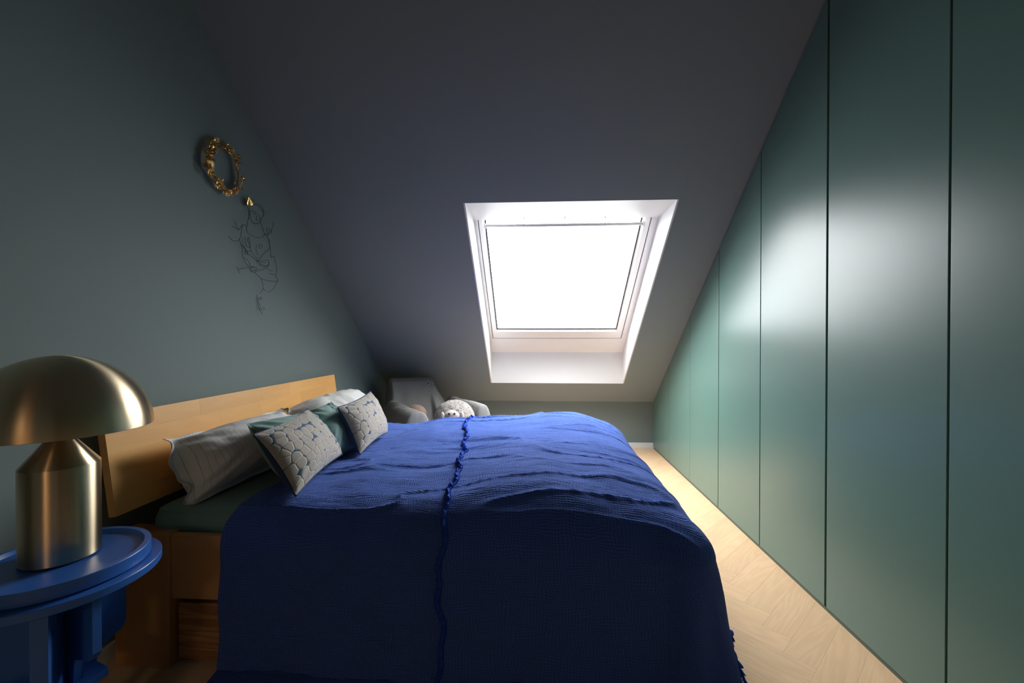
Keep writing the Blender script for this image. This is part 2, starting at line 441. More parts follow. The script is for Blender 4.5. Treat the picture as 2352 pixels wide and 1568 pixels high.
# wall behind the camera with an open doorway
DX0, DX1, DZ = -1.20, -.30, 2.05
bm = bmesh.new()
for lo, hi in (((XL - T_, YN - T_, -.01), (DX0, YN, ZF)), ((DX1, YN - T_, -.01), (XW + T_, YN, ZF)), ((DX0, YN - T_, DZ), (DX1, YN, ZF))):
    prism([(lo[0], lo[1], lo[2]), (hi[0], lo[1], lo[2]), (hi[0], hi[1], lo[2]), (lo[0], hi[1], lo[2])], (0, 0, hi[2] - lo[2]), bm)
struct(bm_mob('wall_front', bm, M['wall']))
bm = bmesh.new()
for lo, hi in (((DX0 - .5, YN - 1.62, -.01), (DX1 + .7, YN - 1.5, 2.5)), ((DX0 - .6, YN - 1.5, -.01), (DX0 - .5, YN - T_, 2.5)), ((DX1 + .6, YN - 1.5, -.01), (DX1 + .7, YN - T_, 2.5)), ((DX0 - .5, YN - 1.5, 2.45), (DX1 + .6, YN - T_, 2.5))):
    prism([(lo[0], lo[1], lo[2]), (hi[0], lo[1], lo[2]), (hi[0], hi[1], lo[2]), (lo[0], hi[1], lo[2])], (0, 0, hi[2] - lo[2]), bm)
struct(bm_mob('wall_landing', bm, M['hall']))
dr = struct(empty('door_1', (DX0, YN, 0)))
bm = bmesh.new()
for lo, hi in (((DX0, YN - T_ - .01, 0), (DX0 + .04, YN + .015, DZ)), ((DX1 - .04, YN - T_ - .01, 0), (DX1, YN + .015, DZ)), ((DX0 + .04, YN - T_ - .01, DZ - .04), (DX1 - .04, YN + .015, DZ))):
    prism([(lo[0], lo[1], lo[2]), (hi[0], lo[1], lo[2]), (hi[0], hi[1], lo[2]), (lo[0], hi[1], lo[2])], (0, 0, hi[2] - lo[2]), bm)
bm_mob('door_frame', bm, M['white_lacquer'], dr)
# sloping ceiling with the window opening (four slabs), flat ceiling above
OX0, OX1, OS0, OS1 = -.507, .974, .40, 2.729
smax = (ZF - ZK) / ST
bm = slab(XL - T_, OX0, -.0, smax, 0, .26); slab(OX1, XW + T_, 0, smax, 0, .26, bm)
slab(OX0, OX1, 0, OS0, 0, .26, bm); slab(OX0, OX1, OS1, smax, 0, .26, bm)
struct(bm_mob('ceiling_slope', bm, M['ceiling']))
struct(box('ceiling', (XL - T_, YN - T_, ZF), (XW + T_, YF, ZF + .2), M['ceiling']))
# baseboards
struct(box('baseboard_back', (XL + .014, YB - .016, 0), (XR + .03, YB, .066), M['white_lacquer'], bevel=.002))
struct(box('baseboard_left', (XL, YN + .0, 0), (XL + .014, YB - .001, .066), M['white_lacquer'], bevel=.002))

# ------------------------------------------------------------------ roof window
wn = struct(empty('window_1', SL((OX0 + OX1) / 2, OS0, 0)))
D = .27
PS0 = OS0 + D * ST / CT * 1.0          # the plumb lower lining meets the frame plane here
Pb = SL(0, OS0, 0); zc = Pb.z + D / CT; # vertical rise until depth D
s_low = OS0 + D * math.tan(TH)
s_top = OS1 - D / math.tan(TH)
e = .006                               # lining reveals sit in front of the slabs
# linings as thin boards
def quadprism(a, b, c, d, thick):
    n_ = (b - a).cross(d - a).normalized() * thick
    return prism([a, b, c, d], n_)
ov = .002
l1 = bm_mob('lining', quadprism(SL(OX0, OS0, -ov), SL(OX1, OS0, -ov), SL(OX1, s_low, D), SL(OX0, s_low, D), -.012), M['white_paint'], wn)
l2 = bm_mob('lining', quadprism(SL(OX1, OS1, -ov), SL(OX0, OS1, -ov), SL(OX0, s_top, D), SL(OX1, s_top, D), -.012), M['white_paint'], wn)
for sx in (0, 1):
    x = OX0 if sx == 0 else OX1
    q = [SL(x, OS0, -ov), SL(x, OS1, -ov), SL(x, s_top, D), SL(x, s_low, D)]
    bm_mob('lining', prism(q, (.012 if sx == 0 else -.012, 0, 0)), M['white_paint'], wn)
# fixed frame plate, closing the opening
GX0, GX1, GS0, GS1 = WIN['x0'], WIN['x1'], WIN['s0'], WIN['s1']
KX0, KX1, KS0 = -.466, .907, .866       # joint between frame and sash
bm = slab(-.75, KX0, .2, 3.0, D, .33); slab(KX1, 1.25, .2, 3.0, D, .33, bm)
slab(KX0, KX1, .2, KS0, D, .33, bm); slab(KX0, KX1, 2.55, 3.0, D, .33, bm)
bm_mob('frame', bm, M['white_lacquer'], wn)
# thin raised bead of the frame beside the joint
bm = slab(KX0 - .014, KX0 - .003, KS0 - .014, 2.42, D - .003, D); slab(KX1 + .003, KX1 + .014, KS0 - .014, 2.42, D - .003, D, bm)
slab(KX0 - .014, KX1 + .014, KS0 - .014, KS0 - .003, D - .003, D, bm)
bm_mob('frame_bead', bm, M['white_lacquer'], wn)
sa = bm_mob('sash', slab(KX0 + .007, GX0 - .022, KS0 + .007, 2.54, D - .001, .325, slab(GX1 + .022, KX1 - .007, KS0 + .007, 2.54, D - .001, .325,
      slab(GX0 - .022, GX1 + .022, KS0 + .007, GS0 - .022, D - .001, .325, slab(GX0 - .022, GX1 + .022, GS1, 2.54, D - .001, .325)))), M['white_lacquer'], wn)
# glazing bead slopes down to the pane
def bev(a0, a1, a2, a3): return quadprism(a0, a1, a2, a3, .004)
bm = bmesh.new()
i0 = D - .001; i1 = .294
for q in ((SL(GX0 - .022, GS0 - .022, i0), SL(GX0 - .022, GS1, i0), SL(GX0, GS1, i1), SL(GX0, GS0, i1)),
          (SL(GX1 + .022, GS1, i0), SL(GX1 + .022, GS0 - .022, i0), SL(GX1, GS0, i1), SL(GX1, GS1, i1)),
          (SL(GX1 + .022, GS0 - .022, i0), SL(GX0 - .022, GS0 - .022, i0), SL(GX0, GS0, i1), SL(GX1, GS0, i1))):
    bm.faces.new([bm.verts.new(p) for p in q])
bm_mob('glazing_bead', bm, M['white_lacquer'], sa)
bm = slab(GX0 - .004, GX0 + .006, GS0, GS1, .287, .297); slab(GX1 - .006, GX1 + .004, GS0, GS1, .287, .297, bm); slab(GX0, GX1, GS0 - .004, GS0 + .009, .287, .297, bm)
bm_mob('gasket', bm, M['gasket'], sa)
bm = slab(KX0 - .001, KX0 + .008, KS0, 2.5, D + .002, D + .01); slab(KX1 - .008, KX1 + .001, KS0, 2.5, D + .002, D + .01, bm); slab(KX0, KX1, KS0 - .001, KS0 + .008, D + .002, D + .01, bm)
bm_mob('joint_seal', bm, M['gasket'], wn)
bm_mob('pane', slab(GX0 - .01, GX1 + .01, GS0 - .01, GS1 + .01, .298, .304), M['glass'], sa)
# ventilation bar along the sash head
V, F = tube([SL(GX0 - .005, 2.362, .228), SL(GX1 + .012, 2.362, .228)], .0125, 12)
hb = mob('handle_bar', V, F, M['white_lacquer'], wn, True)
for x in (GX0 + .0, GX1 + .004):
    bm_mob('end_cap', slab(x - .008, x + .012, 2.348, 2.376, .214, .242), M['white_lacquer'], hb, bevel=.003)
for x in (-.092, .226, .540):
    V, F = tube([SL(x, 2.353, .217), SL(x, 2.40, .232), SL(x, 2.47, .245)], .0032, 6)
    mob('bar_bracket', V, F, M['white_lacquer'], hb, True)

# ================================================================== WARDROBE
wd = empty('wardrobe', (XR, 2.6, 0), 'long built-in wardrobe with satin green handleless doors cut to the roof slope', 'wardrobe')
seams = [YB - .002, 4.507, 3.907, 3.307, 2.707, 2.107, 1.507, .907, .307, -.293, -.893, -1.493]
gaps = [.002, .004, .003, .0085, .0085, .0135, .0085, .008, .013, .008, .013, .006]
ZD = .022
for k in range(len(seams) - 1):
    y1 = seams[k] - (gaps[k] / 2 if k else 0); y0 = seams[k + 1] + gaps[k + 1] / 2
    g = .012
    top = [(XR, y0, roof_z(y0) - g), (XR, y1, roof_z(y1) - g)]
    poly = [(XR, y0, ZD), (XR, y1, ZD)] + top[::-1]
    if y0 < YF < y1: poly = [(XR, y0, ZD), (XR, y1, ZD), (XR, y1, roof_z(y1) - g), (XR, YF, ZF - g), (XR, y0, ZF - g)]
    bm_mob('door', prism(poly, (.022, 0, 0)), M['door'], wd, bevel=.0015, seg=2)
poly = [(XR + .024, YN + .01, .0), (XR + .024, YB - .002, .0), (XR + .024, YB - .002, ZK - .004), (XR + .024, YF, ZF - .004), (XR + .024, YN + .01, ZF - .004)]
bm_mob('carcass', prism(poly, (.40, 0, 0)), M['dark'], wd)
box('plinth', (XR + .006, YN + .01, 0), (XR + .0235, YB - .003, ZD - .004), M['plinth'], wd)

# ================================================================== BED
B0, B1 = 1.594, 3.385
XB0, XB1 = -1.665, .50
bed = empty('bed', ((XB0 + XB1) / 2, (B0 + B1) / 2, 0), 'oiled beech double bed with leaning plank headboard and drawers underneath', 'bed')
for (x0, x1, y0, y1) in ((-1.665, -1.44, B0, B0 + .10), (-1.665, -1.44, B1 - .10, B1), (.40, .50, B0 + .03, B0 + .13), (.40, .50, B1 - .13, B1 - .03)):
    box('post', (x0, y0, 0), (x1, y1, .525), M['beech_up'], bed, bevel=.004)
box('side_rail', (-1.44, B0 + .012, .27), (.40, B0 + .042, .522), M['beech_rail'], bed, bevel=.003)
box('side_rail', (-1.44, B1 - .042, .27), (.40, B1 - .012, .522), M['beech_rail'], bed, bevel=.003)
box('foot_rail', (.44, B0 + .13, .2), (.475, B1 - .13, .522), M['beech_up'], bed, bevel=.003)
box('slatted_base', (-1.60, B0 + .05, .44), (.43, B1 - .05, .47), M['beech_rail'], bed)
for x0, x1 in ((-1.425, -.53), (-.52, .385)):
    dd = box('drawer', (x0, B0 + .028, .02), (x1, B1 - .5, .245), M['pine'], bed, bevel=.003)
# headboard of glued staves, leaning on the wall
hbd = empty('headboard', (-1.62, (B0 + B1) / 2, .62)); hbd.parent = bed; hbd.location = hbd.location - Vector(bed.location); ORG[hbd.name] = Vector((-1.62, (B0 + B1) / 2, .62))
HB, HT = Vector((-1.588, 0, .622)), Vector((-1.640, 0, 1.003))
up = (HT - HB); H_ = up.length; upn = up.normalized(); outn = Vector((upn.z, 0, -upn.x))   # towards the bed
hy0, hy1 = 1.530, 3.398; rows = 5
rnd = random.Random(5)
for r_ in range(rows):
    y = hy0; z0 = H_ * r_ / rows; z1 = H_ * (r_ + 1) / rows
    cuts = [hy0]
    while cuts[-1] < hy1 - .35: cuts.append(cuts[-1] + rnd.uniform(.28, .62))
    cuts = [c for c in cuts if c < hy1 - .15] + [hy1]
    for a, b in zip(cuts[:-1], cuts[1:]):
        P = lambda yy, zz, dd_: Vector((HB.x, yy, HB.z)) + upn * zz + outn * dd_
        bm = prism([P(a, z0, 0), P(b, z0, 0), P(b, z1, 0), P(a, z1, 0)], -outn * .030)
        bm_mob('stave', bm, M['beech'], hbd, bevel=.0003, seg=1, origin=P((a + b) / 2, (z0 + z1) / 2, 0))
for yy in (B0 + .3, B1 - .3):
    box('headboard_bracket', (-1.66, yy, .42), (-1.625, yy + .06, .70), M['dark'], bed)

# mattress with fitted sheet
MX0, MX1, MY0, MY1, MZ0, MZ1 = -1.585, .43, B0 + .055, B1 - .060, .47, .612
mt = empty('mattress', ((MX0 + MX1) / 2, (MY0 + MY1) / 2, MZ0), 'thick mattress in a sage green fitted sheet lying on the bed', 'mattress')
bm = prism([(MX0, MY0, MZ0), (MX1, MY0, MZ0), (MX1, MY1, MZ0), (MX0, MY1, MZ0)], (0, 0, MZ1 - MZ0))
bmesh.ops.bevel(bm, geom=bm.edges[:], offset=.070, segments=7, affect='EDGES', profile=.5)
o = bm_mob('fitted_sheet', bm, M['sheet'], mt, smooth=True)
V, F = [], []
rr = .070; pts = []
for cx, cy, a0 in ((MX1 - rr, MY1 - rr, 0), (MX0 + rr, MY1 - rr, 90), (MX0 + rr, MY0 + rr, 180), (MX1 - rr, MY0 + rr, 270)):
    for k in range(7): a = math.radians(a0 + 15 * k); pts.append((cx + (rr - .018) * math.cos(a), cy + (rr - .018) * math.sin(a), MZ1 - .021))
V, F = tube(pts, .004, 6, close=True); mob('seam_piping', V, F, M['sheet'], mt, True)

# ================================================================== COVERLETS
CX1, CY0, CY1 = .668, B0 - .005, B1 + .0       # outer shoulder lines of the covered bed
RR = .185
UMAX = CX1 + .41
def topz(X, Y):
    z = .640 + .0 * X
    fx = sstep(-1.02, -.72, X) * .035                              # edge of the duvet underneath
    z = z + fx + .072 * np.exp(-((X - .20) / .38) ** 2 - ((Y - 3.15) / .62) ** 2) + .02 * np.exp(-((X + .62) / .14) ** 2 - ((Y - 3.2) / .35) ** 2)
    z = z + .022 * np.exp(-((X + .1) / .35) ** 2 - ((Y - 2.1) / .3) ** 2) - .012 * np.exp(-((X + .45) / .2) ** 2 - ((Y - 2.6) / .3) ** 2)
    z = z - .050 * sstep(.28, .66, X)
    z = z - .024 * sstep(1.98, 1.66, Y) * sstep(-1.02, -.72, X)
    z = z - .012 * np.exp(-((X + .72) / .22) ** 2 - ((Y - 1.72) / .16) ** 2) + .014 * np.exp(-((X + .15) / .3) ** 2 - ((Y - 1.80) / .16) ** 2) - .010 * np.exp(-((X - .3) / .14) ** 2 - ((Y - 1.75) / .2) ** 2)
    z = z + .040 * fbm(X * 1.9, Y * 2.4, 3, 3) * sstep(-1.1, -.8, X)
    # drawn folds, mostly running along X
    cr = np.abs(vn(X * 1.6 + .9 * vn(X * 2, Y * 3, 8), Y * 9.5 + 1.5 * vn(X * 1.3, Y * 1.3, 6), 21))
    z = z + .012 * (1 - np.minimum(cr * 9, 1)) ** 2 * (.4 + np.clip(fbm(X * 2, Y * 2, 30, 2) + .5, 0, 1))
    z = z + .0035 * vn(X * 6, Y * 45, 40) + .002 * vn(X * 20, Y * 70, 41)
    return z
def sheet(u, v, lift=0.0):
    """u, v: metres of cloth; returns world points of the cloth laid over the bed"""
    u = np.asarray(u, float); v = np.asarray(v, float)
    cx = np.minimum(u, CX1 - RR); cy = np.clip(v, CY0 + RR, CY1 - RR)
    dx = u - cx; dy = v - cy; dist = np.hypot(dx, dy) + 1e-9; nx = dx / dist; ny = dy / dist
    R_ = RR + lift; arc = RR * PI / 2
    phi = np.minimum(dist / RR, PI / 2); drop = np.maximum(dist - arc, 0)
    zt = topz(cx + nx * RR * np.sin(phi), cy + ny * RR * np.sin(phi))
    zs = .648 + .35 * (topz(cx, cy) - .648)
    wgt = np.cos(phi)
    z = zt * wgt + zs * (1 - wgt) - R_ * (1 - np.cos(phi)) + lift
    corner = np.abs(nx * ny) * 2
    # hanging cloth: flare and soft vertical folds
    along = np.where(np.abs(ny) > .7, u, v) + 0.0
    ang = np.arctan2(ny, nx)
    fold = .011 * np.sin(along * 8 + 1.2 * np.sin(along * 4.1)) + .005 * np.sin(along * 21 + 2 * np.sin(along * 3.3)) + .016 * corner * np.sin(ang * 9 + .5)
    k = np.clip(drop / .45, 0, 1.2)
    foot = np.clip(nx, 0, 1)
    flare = .03 * drop + .20 * foot * drop * (.55 + .45 * corner) + .0025 * vn(u * 9, v * 14, 55) * np.clip(drop * 8, 0, 1) + .0012 * vn(u * 40, v * 40, 57)
    out = R_ * np.sin(phi) * (1 + .24 * corner) + flare + fold * k * 1.3
    zz = z - drop * .985
    fl_ = .008 + lift * .3
    under = np.maximum(fl_ - zz, 0)
    out = out + under * .45; zz = np.maximum(zz, fl_ + .006 * np.abs(np.sin(along * 30)) * (under > 0))
    # the cloth rests on the mattress wherever that stands higher
    yy = cy + ny * out; m_r = .070
    dY = np.maximum(np.maximum(MY0 + m_r - yy, yy - (MY1 - m_r)), 0)
    xx = cx + nx * out; dY = np.hypot(dY, np.maximum(xx - (MX1 - m_r), 0))
    mz = MZ1 - m_r + np.sqrt(np.clip(m_r ** 2 - dY ** 2, 0, None)) + .009 + lift * .8
    zz = np.where(dY < m_r, np.maximum(zz, mz), zz)
    return np.stack([cx + nx * out, yy, zz], -1)
def seam_u(v):
    v = np.asarray(v, float)
    base = np.interp(v, [.9, 1.6, 1.75, 2.1, 2.45, 2.8, 3.05, 3.3, 3.5, 4.2], [-.350, -.352, -.345, -.365, -.40, -.455, -.50, -.44, -.43, -.43])
    return base + .010 * np.sin(v * 17) + .006 * np.sin(v * 41 + 1)
VN0, VN1 = CY0 + RR - (RR * PI / 2 + .63), CY1 - RR + RR * PI / 2 + .38
def edge_l(v):
    v = np.asarray(v, float)
    return np.interp(v, [.9, 1.60, 1.72, 1.85, 2.3, 3.5, 4.3], [-1.232, -1.225, -1.205, -1.17, -1.165, -1.16, -1.16]) + .004 * np.sin(v * 23)
NV = 460
vv = np.linspace(VN0, VN1, NV)
def coverlet(name, ul, ur, nu, mat, lift, label):
    S = np.linspace(0, 1, nu)[:, None]
    U = ul(vv)[None, :] * (1 - S) + ur(vv)[None, :] * S; Vg = np.broadcast_to(vv[None, :], U.shape)
    P = sheet(U, Vg, lift); uv = np.stack([U, Vg], -1).reshape(-1, 2)
    root = empty(name, (float(P[:, :, 0].mean()), float(P[:, :, 1].mean()), 0), label, 'bedspread', None)
    o = mob('cloth', P.reshape(-1, 3), gridfaces(nu, NV), mat, root, True, uv)
    sm = o.modifiers.new('thickness', 'SOLIDIFY'); sm.thickness = .003; sm.offset = -1
    return root
cvl = coverlet('bedspread', edge_l, lambda v: seam_u(v) + .03, 150, M['gauze_a'], .0, 'royal blue waffle gauze bedspread on the pillow side of the bed, hanging to the floor')
cvr = coverlet('bedspread', seam_u, lambda v: UMAX + .008 * np.sin(v * 30), 250, M['gauze_b'], .007, 'royal blue crinkled gauze bedspread with frayed fringe covering the foot half of the bed')
# frayed fringe along both long edges of the foot-side spread
def fringe_mesh(points, outs, length, n, seed):
    rg = random.Random(seed); V = []; F = []
    for k in range(n):
        i = rg.random() * (len(points) - 2); a = int(i); t = i - a
        p = points[a].lerp(points[a + 1], t); o_ = outs[a].lerp(outs[a + 1], t).normalized()
        tan = (points[a + 1] - points[a]).normalized(); nrm = tan.cross(o_).normalized()
        if nrm.z < 0: nrm = -nrm
        L = length * rg.uniform(.5, 1.25); c1 = rg.uniform(-.6, .6); cz = rg.uniform(.05, .9)
        P = [p - o_ * .006, p + o_ * L * .35 + nrm * L * .35 * cz + tan * L * .2 * c1, p + o_ * L * .75 + nrm * L * .45 * cz + tan * L * .6 * c1, p + o_ * L * rg.uniform(.5, 1.0) + nrm * L * rg.uniform(-.1, .3) + tan * L * 1.0 * c1]
        tube(catmull(P, 2), [.0016, .0018, .0018, .0016, .0014, .0012, .0008], 4, V, F)
    return V, F
def ruffle(vs, ufun, width, side, lift, amp, freq):
    """gathered selvage: a narrow strip that folds over itself"""
    n = len(vs); k = 5; U = ufun(vs)
    P0 = sheet(U, vs, lift); Pn = sheet(U + side * .02, vs, lift); T = np.gradient(P0, axis=0); T /= np.linalg.norm(T, axis=1)[:, None] + 1e-9
    O = Pn - P0; O /= np.linalg.norm(O, axis=1)[:, None] + 1e-9
    Nn = np.cross(T, O); Nn *= np.sign((Nn * (P0 - np.array([-.3, 2.5, .1]))).sum(1))[:, None]
    rows_ = []
    for j in range(k):
        f_ = j / (k - 1); ph = vs * freq + 1.7 * np.sin(vs * 19)
        rows_.append(P0 + O * (width * (f_ - .35) * (.75 + .5 * vn(vs * 30, vs * 0 + j * .2, 61))[:, None]) + Nn * (.004 + amp * f_ * (1 + np.sin(ph + f_ * 1.2)))[:, None] + T * (amp * 1.2 * f_ * np.cos(ph * 1.3))[:, None])
    V = np.stack(rows_, 1).reshape(-1, 3); return V, gridfaces(n, k), P0, O
for (uf, side, w_, v0_, v1_, seed, nn, ln) in ((seam_u, -1, .015, VN0 + .01, CY1 + .05, 3, 4500, .016), (lambda v: UMAX + .008 * np.sin(v * 30), 1, .012, VN0 + .01, CY1, 4, 3600, .026)):
    vs = np.linspace(v0_, v1_, 1800)
    V, F, P0, O = ruffle(vs, uf, w_, side, .010, .0075, 150)
    o = mob('frayed_edge', V, F, M['fringe'], cvr, True); sm = o.modifiers.new('thickness', 'SOLIDIFY'); sm.thickness = .002
    V, F = fringe_mesh([Vector(p) for p in P0[::6]], [Vector(q) for q in O[::6]], ln, nn, seed)
    tag(mob('fringe', V, F, M['fringe'], cvr, False), kind='stuff')

# ================================================================== PILLOWS
def pillow(root_name, TL, TR, BR, BL, T, mat, label, cat, seed, back=None, piping=None, flange=0, group=None, dent=0, pull=.05, crumple=.012, uvscale=1.0, sag=.0):
    """TL..BL: corners of the face turned to the room, seen from the room"""
    TL, TR, BR, BL = [np.array(p, float) for p in (TL, TR, BR, BL)]
    n = 72; a = np.linspace(-1, 1, n); A, Bv = np.meshgrid(a, a, indexing='ij')      # A: left->right, B: bottom->top
    e_ = 1 - flange
    a_in = np.clip(A / e_, -1, 1); b_in = np.clip(Bv / (1 - flange * 1.3), -1, 1)
    pa = A * (1 - pull * (1 - Bv ** 2) * np.abs(A) ** 2); pb = Bv * (1 - pull * 1.2 * (1 - A ** 2) * np.abs(Bv) ** 2)
    s_ = (pa + 1) / 2; t_ = (pb + 1) / 2
    C = (BL * ((1 - s_) * (1 - t_))[..., None] + BR * (s_ * (1 - t_))[..., None] + TL * ((1 - s_) * t_)[..., None] + TR * (s_ * t_)[..., None])
    U = (TR + BR - TL - BL); U /= np.linalg.norm(U); W = (TL + TR - BL - BR); W /= np.linalg.norm(W); N = np.cross(U, W); N /= np.linalg.norm(N)
    if N @ (np.array([.3, 0, 1.3]) - C.mean((0, 1))) < 0: N = -N
    prof = ((1 - np.abs(a_in) ** 2.6) * (1 - np.abs(b_in) ** 2.6)); prof = np.clip(prof, 0, 1) ** .55
    w_ = 1 + .25 * (1 - Bv) * .5
    lenU = np.linalg.norm(TR - TL); lenW = np.linalg.norm(TL - BL)
    x_ = (A + 1) / 2 * lenU; y_ = (Bv + 1) / 2 * lenW
    edge = np.minimum(1 - np.abs(A), 1 - np.abs(Bv)); corner_d = np.hypot(1 - np.abs(A), 1 - np.abs(Bv))
    wr = crumple * (fbm(x_ * 7 + 2 * vn(x_ * 5, y_ * 5, seed + 5), y_ * 7, seed, 3) + .9 * np.exp(-(corner_d / .55) ** 2) * np.sin((A * np.sign(A) - Bv * np.sign(Bv)) * 16 + seed) * .5)
    fr = T / 2 * prof * w_ + wr * np.clip(prof * 2, 0, 1)
    if dent: fr = fr - dent * np.exp(-((A - .15) / .16) ** 2) * sstep(.1, 1, Bv) * prof
    if flange:
        inf_ = (np.abs(A) > e_) | (np.abs(Bv) > 1 - flange * 1.3)
        wav = .026 * np.sin(y_ * 52 + 2 * np.sin(y_ * 17) + seed) * sstep(e_ - .02, 1, np.abs(A)) + .008 * np.sin(x_ * 40 + seed) * sstep(1 - flange * 1.3, 1, np.abs(Bv))
        C = C + N * wav[..., None] + U * (.008 * np.sin(y_ * 60 + seed) * sstep(e_, 1, np.abs(A)) * np.sign(A))[..., None]
        fr = fr + .0025
    bk = -(T / 2 * prof * w_ * .9) - .0015
    C = C + np.array([0, 0, -1]) * (sag * (1 - A ** 2) * sstep(-.2, 1, Bv))[..., None]
    Pf = C + N * fr[..., None]; Pb = C + N * bk[..., None]
    ref = C.mean((0, 1)); lo = min(Pf[..., 2].min(), Pb[..., 2].min())
    root = empty(root_name, (ref[0], ref[1], lo), label, cat, group)
    uv = np.stack([x_, y_], -1).reshape(-1, 2) * uvscale
    f = gridfaces(n, n)
    # outline ring joins front and back
    ring = [i * n for i in range(n)] + [(n - 1) * n + j for j in range(1, n)] + [i * n + n - 1 for i in range(n - 2, -1, -1)] + [j for j in range(n - 2, 0, -1)]
    if back is None:
        V = np.concatenate([Pf.reshape(-1, 3), Pb.reshape(-1, 3)]); F1 = f.tolist(); F2 = (f[:, ::-1] + n * n).tolist()
        S = [(ring[k], ring[(k + 1) % len(ring)], ring[(k + 1) % len(ring)] + n * n, ring[k] + n * n) for k in range(len(ring))]
        mob('pillowcase', V, np.array(F1 + F2 + S), mat, root, True, np.concatenate([uv, uv]))
    else:
        mob('front_panel', Pf.reshape(-1, 3), f, mat, root, True, uv); mob('back_panel', Pb.reshape(-1, 3), f[:, ::-1].copy(), back, root, True, uv)
    if piping is not None:
        Q = [Vector(C.reshape(-1, 3)[k]) for k in ring[::2]]
        V, F = tube(Q, .0042, 6, close=True); mob('piping', V, F, piping, root, True)
    return root
# two big striped pillows against the headboard
pillow('striped_pillow', (-1.530, 1.665, .880), (-1.500, 2.42, .882), (-1.30, 2.45, .640), (-1.395, 1.640, .618), .31, M['stripe'],
       'grey pinstriped linen pillow with wavy flange, nearest the lamp', 'pillow', 2, flange=.080, group='striped pillows against the headboard', pull=.045, crumple=.036)
pillow('striped_pillow', (-1.530, 2.50, .862), (-1.470, 3.26, .885), (-1.20, 3.31, .668), (-1.22, 2.54, .668), .27, M['stripe'],
       'pale pinstriped linen pillow behind the green pillows, at the far end of the headboard', 'pillow', 9, flange=.035, group='striped pillows against the headboard', pull=.03, crumple=.024)
# two sage pillows
pillow('sage_pillow', (-1.265, 1.805, .925), (-1.272, 2.33, .890), (-1.12, 2.36, .668), (-1.14, 1.86, .664), .17, M['sage'],
       'sage green cotton pillow with a creased corner, behind the nearer pebble cushion', 'pillow', 4, group='sage green pillows', pull=.045, crumple=.034)
pillow('sage_pillow', (-1.310, 2.34, .875), (-1.275, 2.60, .905), (-1.035, 2.45, .664), (-1.08, 2.18, .66), .15, M['sage'],
       'sage green cotton pillow standing upright between the two pebble cushions', 'pillow', 6, group='sage green pillows', pull=.04, crumple=.028)
# two patterned cushions
pillow('pebble_cushion', (-1.195, 1.745, .890), (-1.225, 2.23, .918), (-1.045, 2.26, .672), (-.965, 1.665, .664), .14, M['pebble'],
       'taupe velvet pebble-patterned cushion nearer the brass lamp, leaning on a green pillow', 'cushion', 12, back=M['navy'], piping=M['piping'], group='pebble-patterned cushions', pull=.075, crumple=.008)
pillow('pebble_cushion', (-1.125, 2.37, .905), (-1.110, 2.82, .940), (-.985, 2.79, .672), (-.955, 2.27, .668), .14, M['pebble'],
       'taupe velvet pebble-patterned cushion farther back, beside the armchair', 'cushion', 15, back=M['navy'], piping=M['piping'], group='pebble-patterned cushions', pull=.075, crumple=.008)

# ================================================================== SIDE TABLE AND LAMP
TC = (-1.411, 1.193)
tb = empty('side_table', (TC[0], TC[1], 0), 'round blue painted wooden side table with raised-rim top by the bed', 'side table')
lathe('tray_top', TC, [(.0, .612), (.203, .612), (.2047, .614), (.2047, .648), (.2035, .650), (.188, .650), (.1865, .648), (.181, .638), (.175, .637), (.0, .637)], M['blue_paint'], tb, closed=False)
lathe('table_disc', TC, [(.0, .584), (.2305, .584), (.232, .586), (.232, .606), (.2305, .608), (.0, .608)], M['blue_paint'], tb, closed=False)
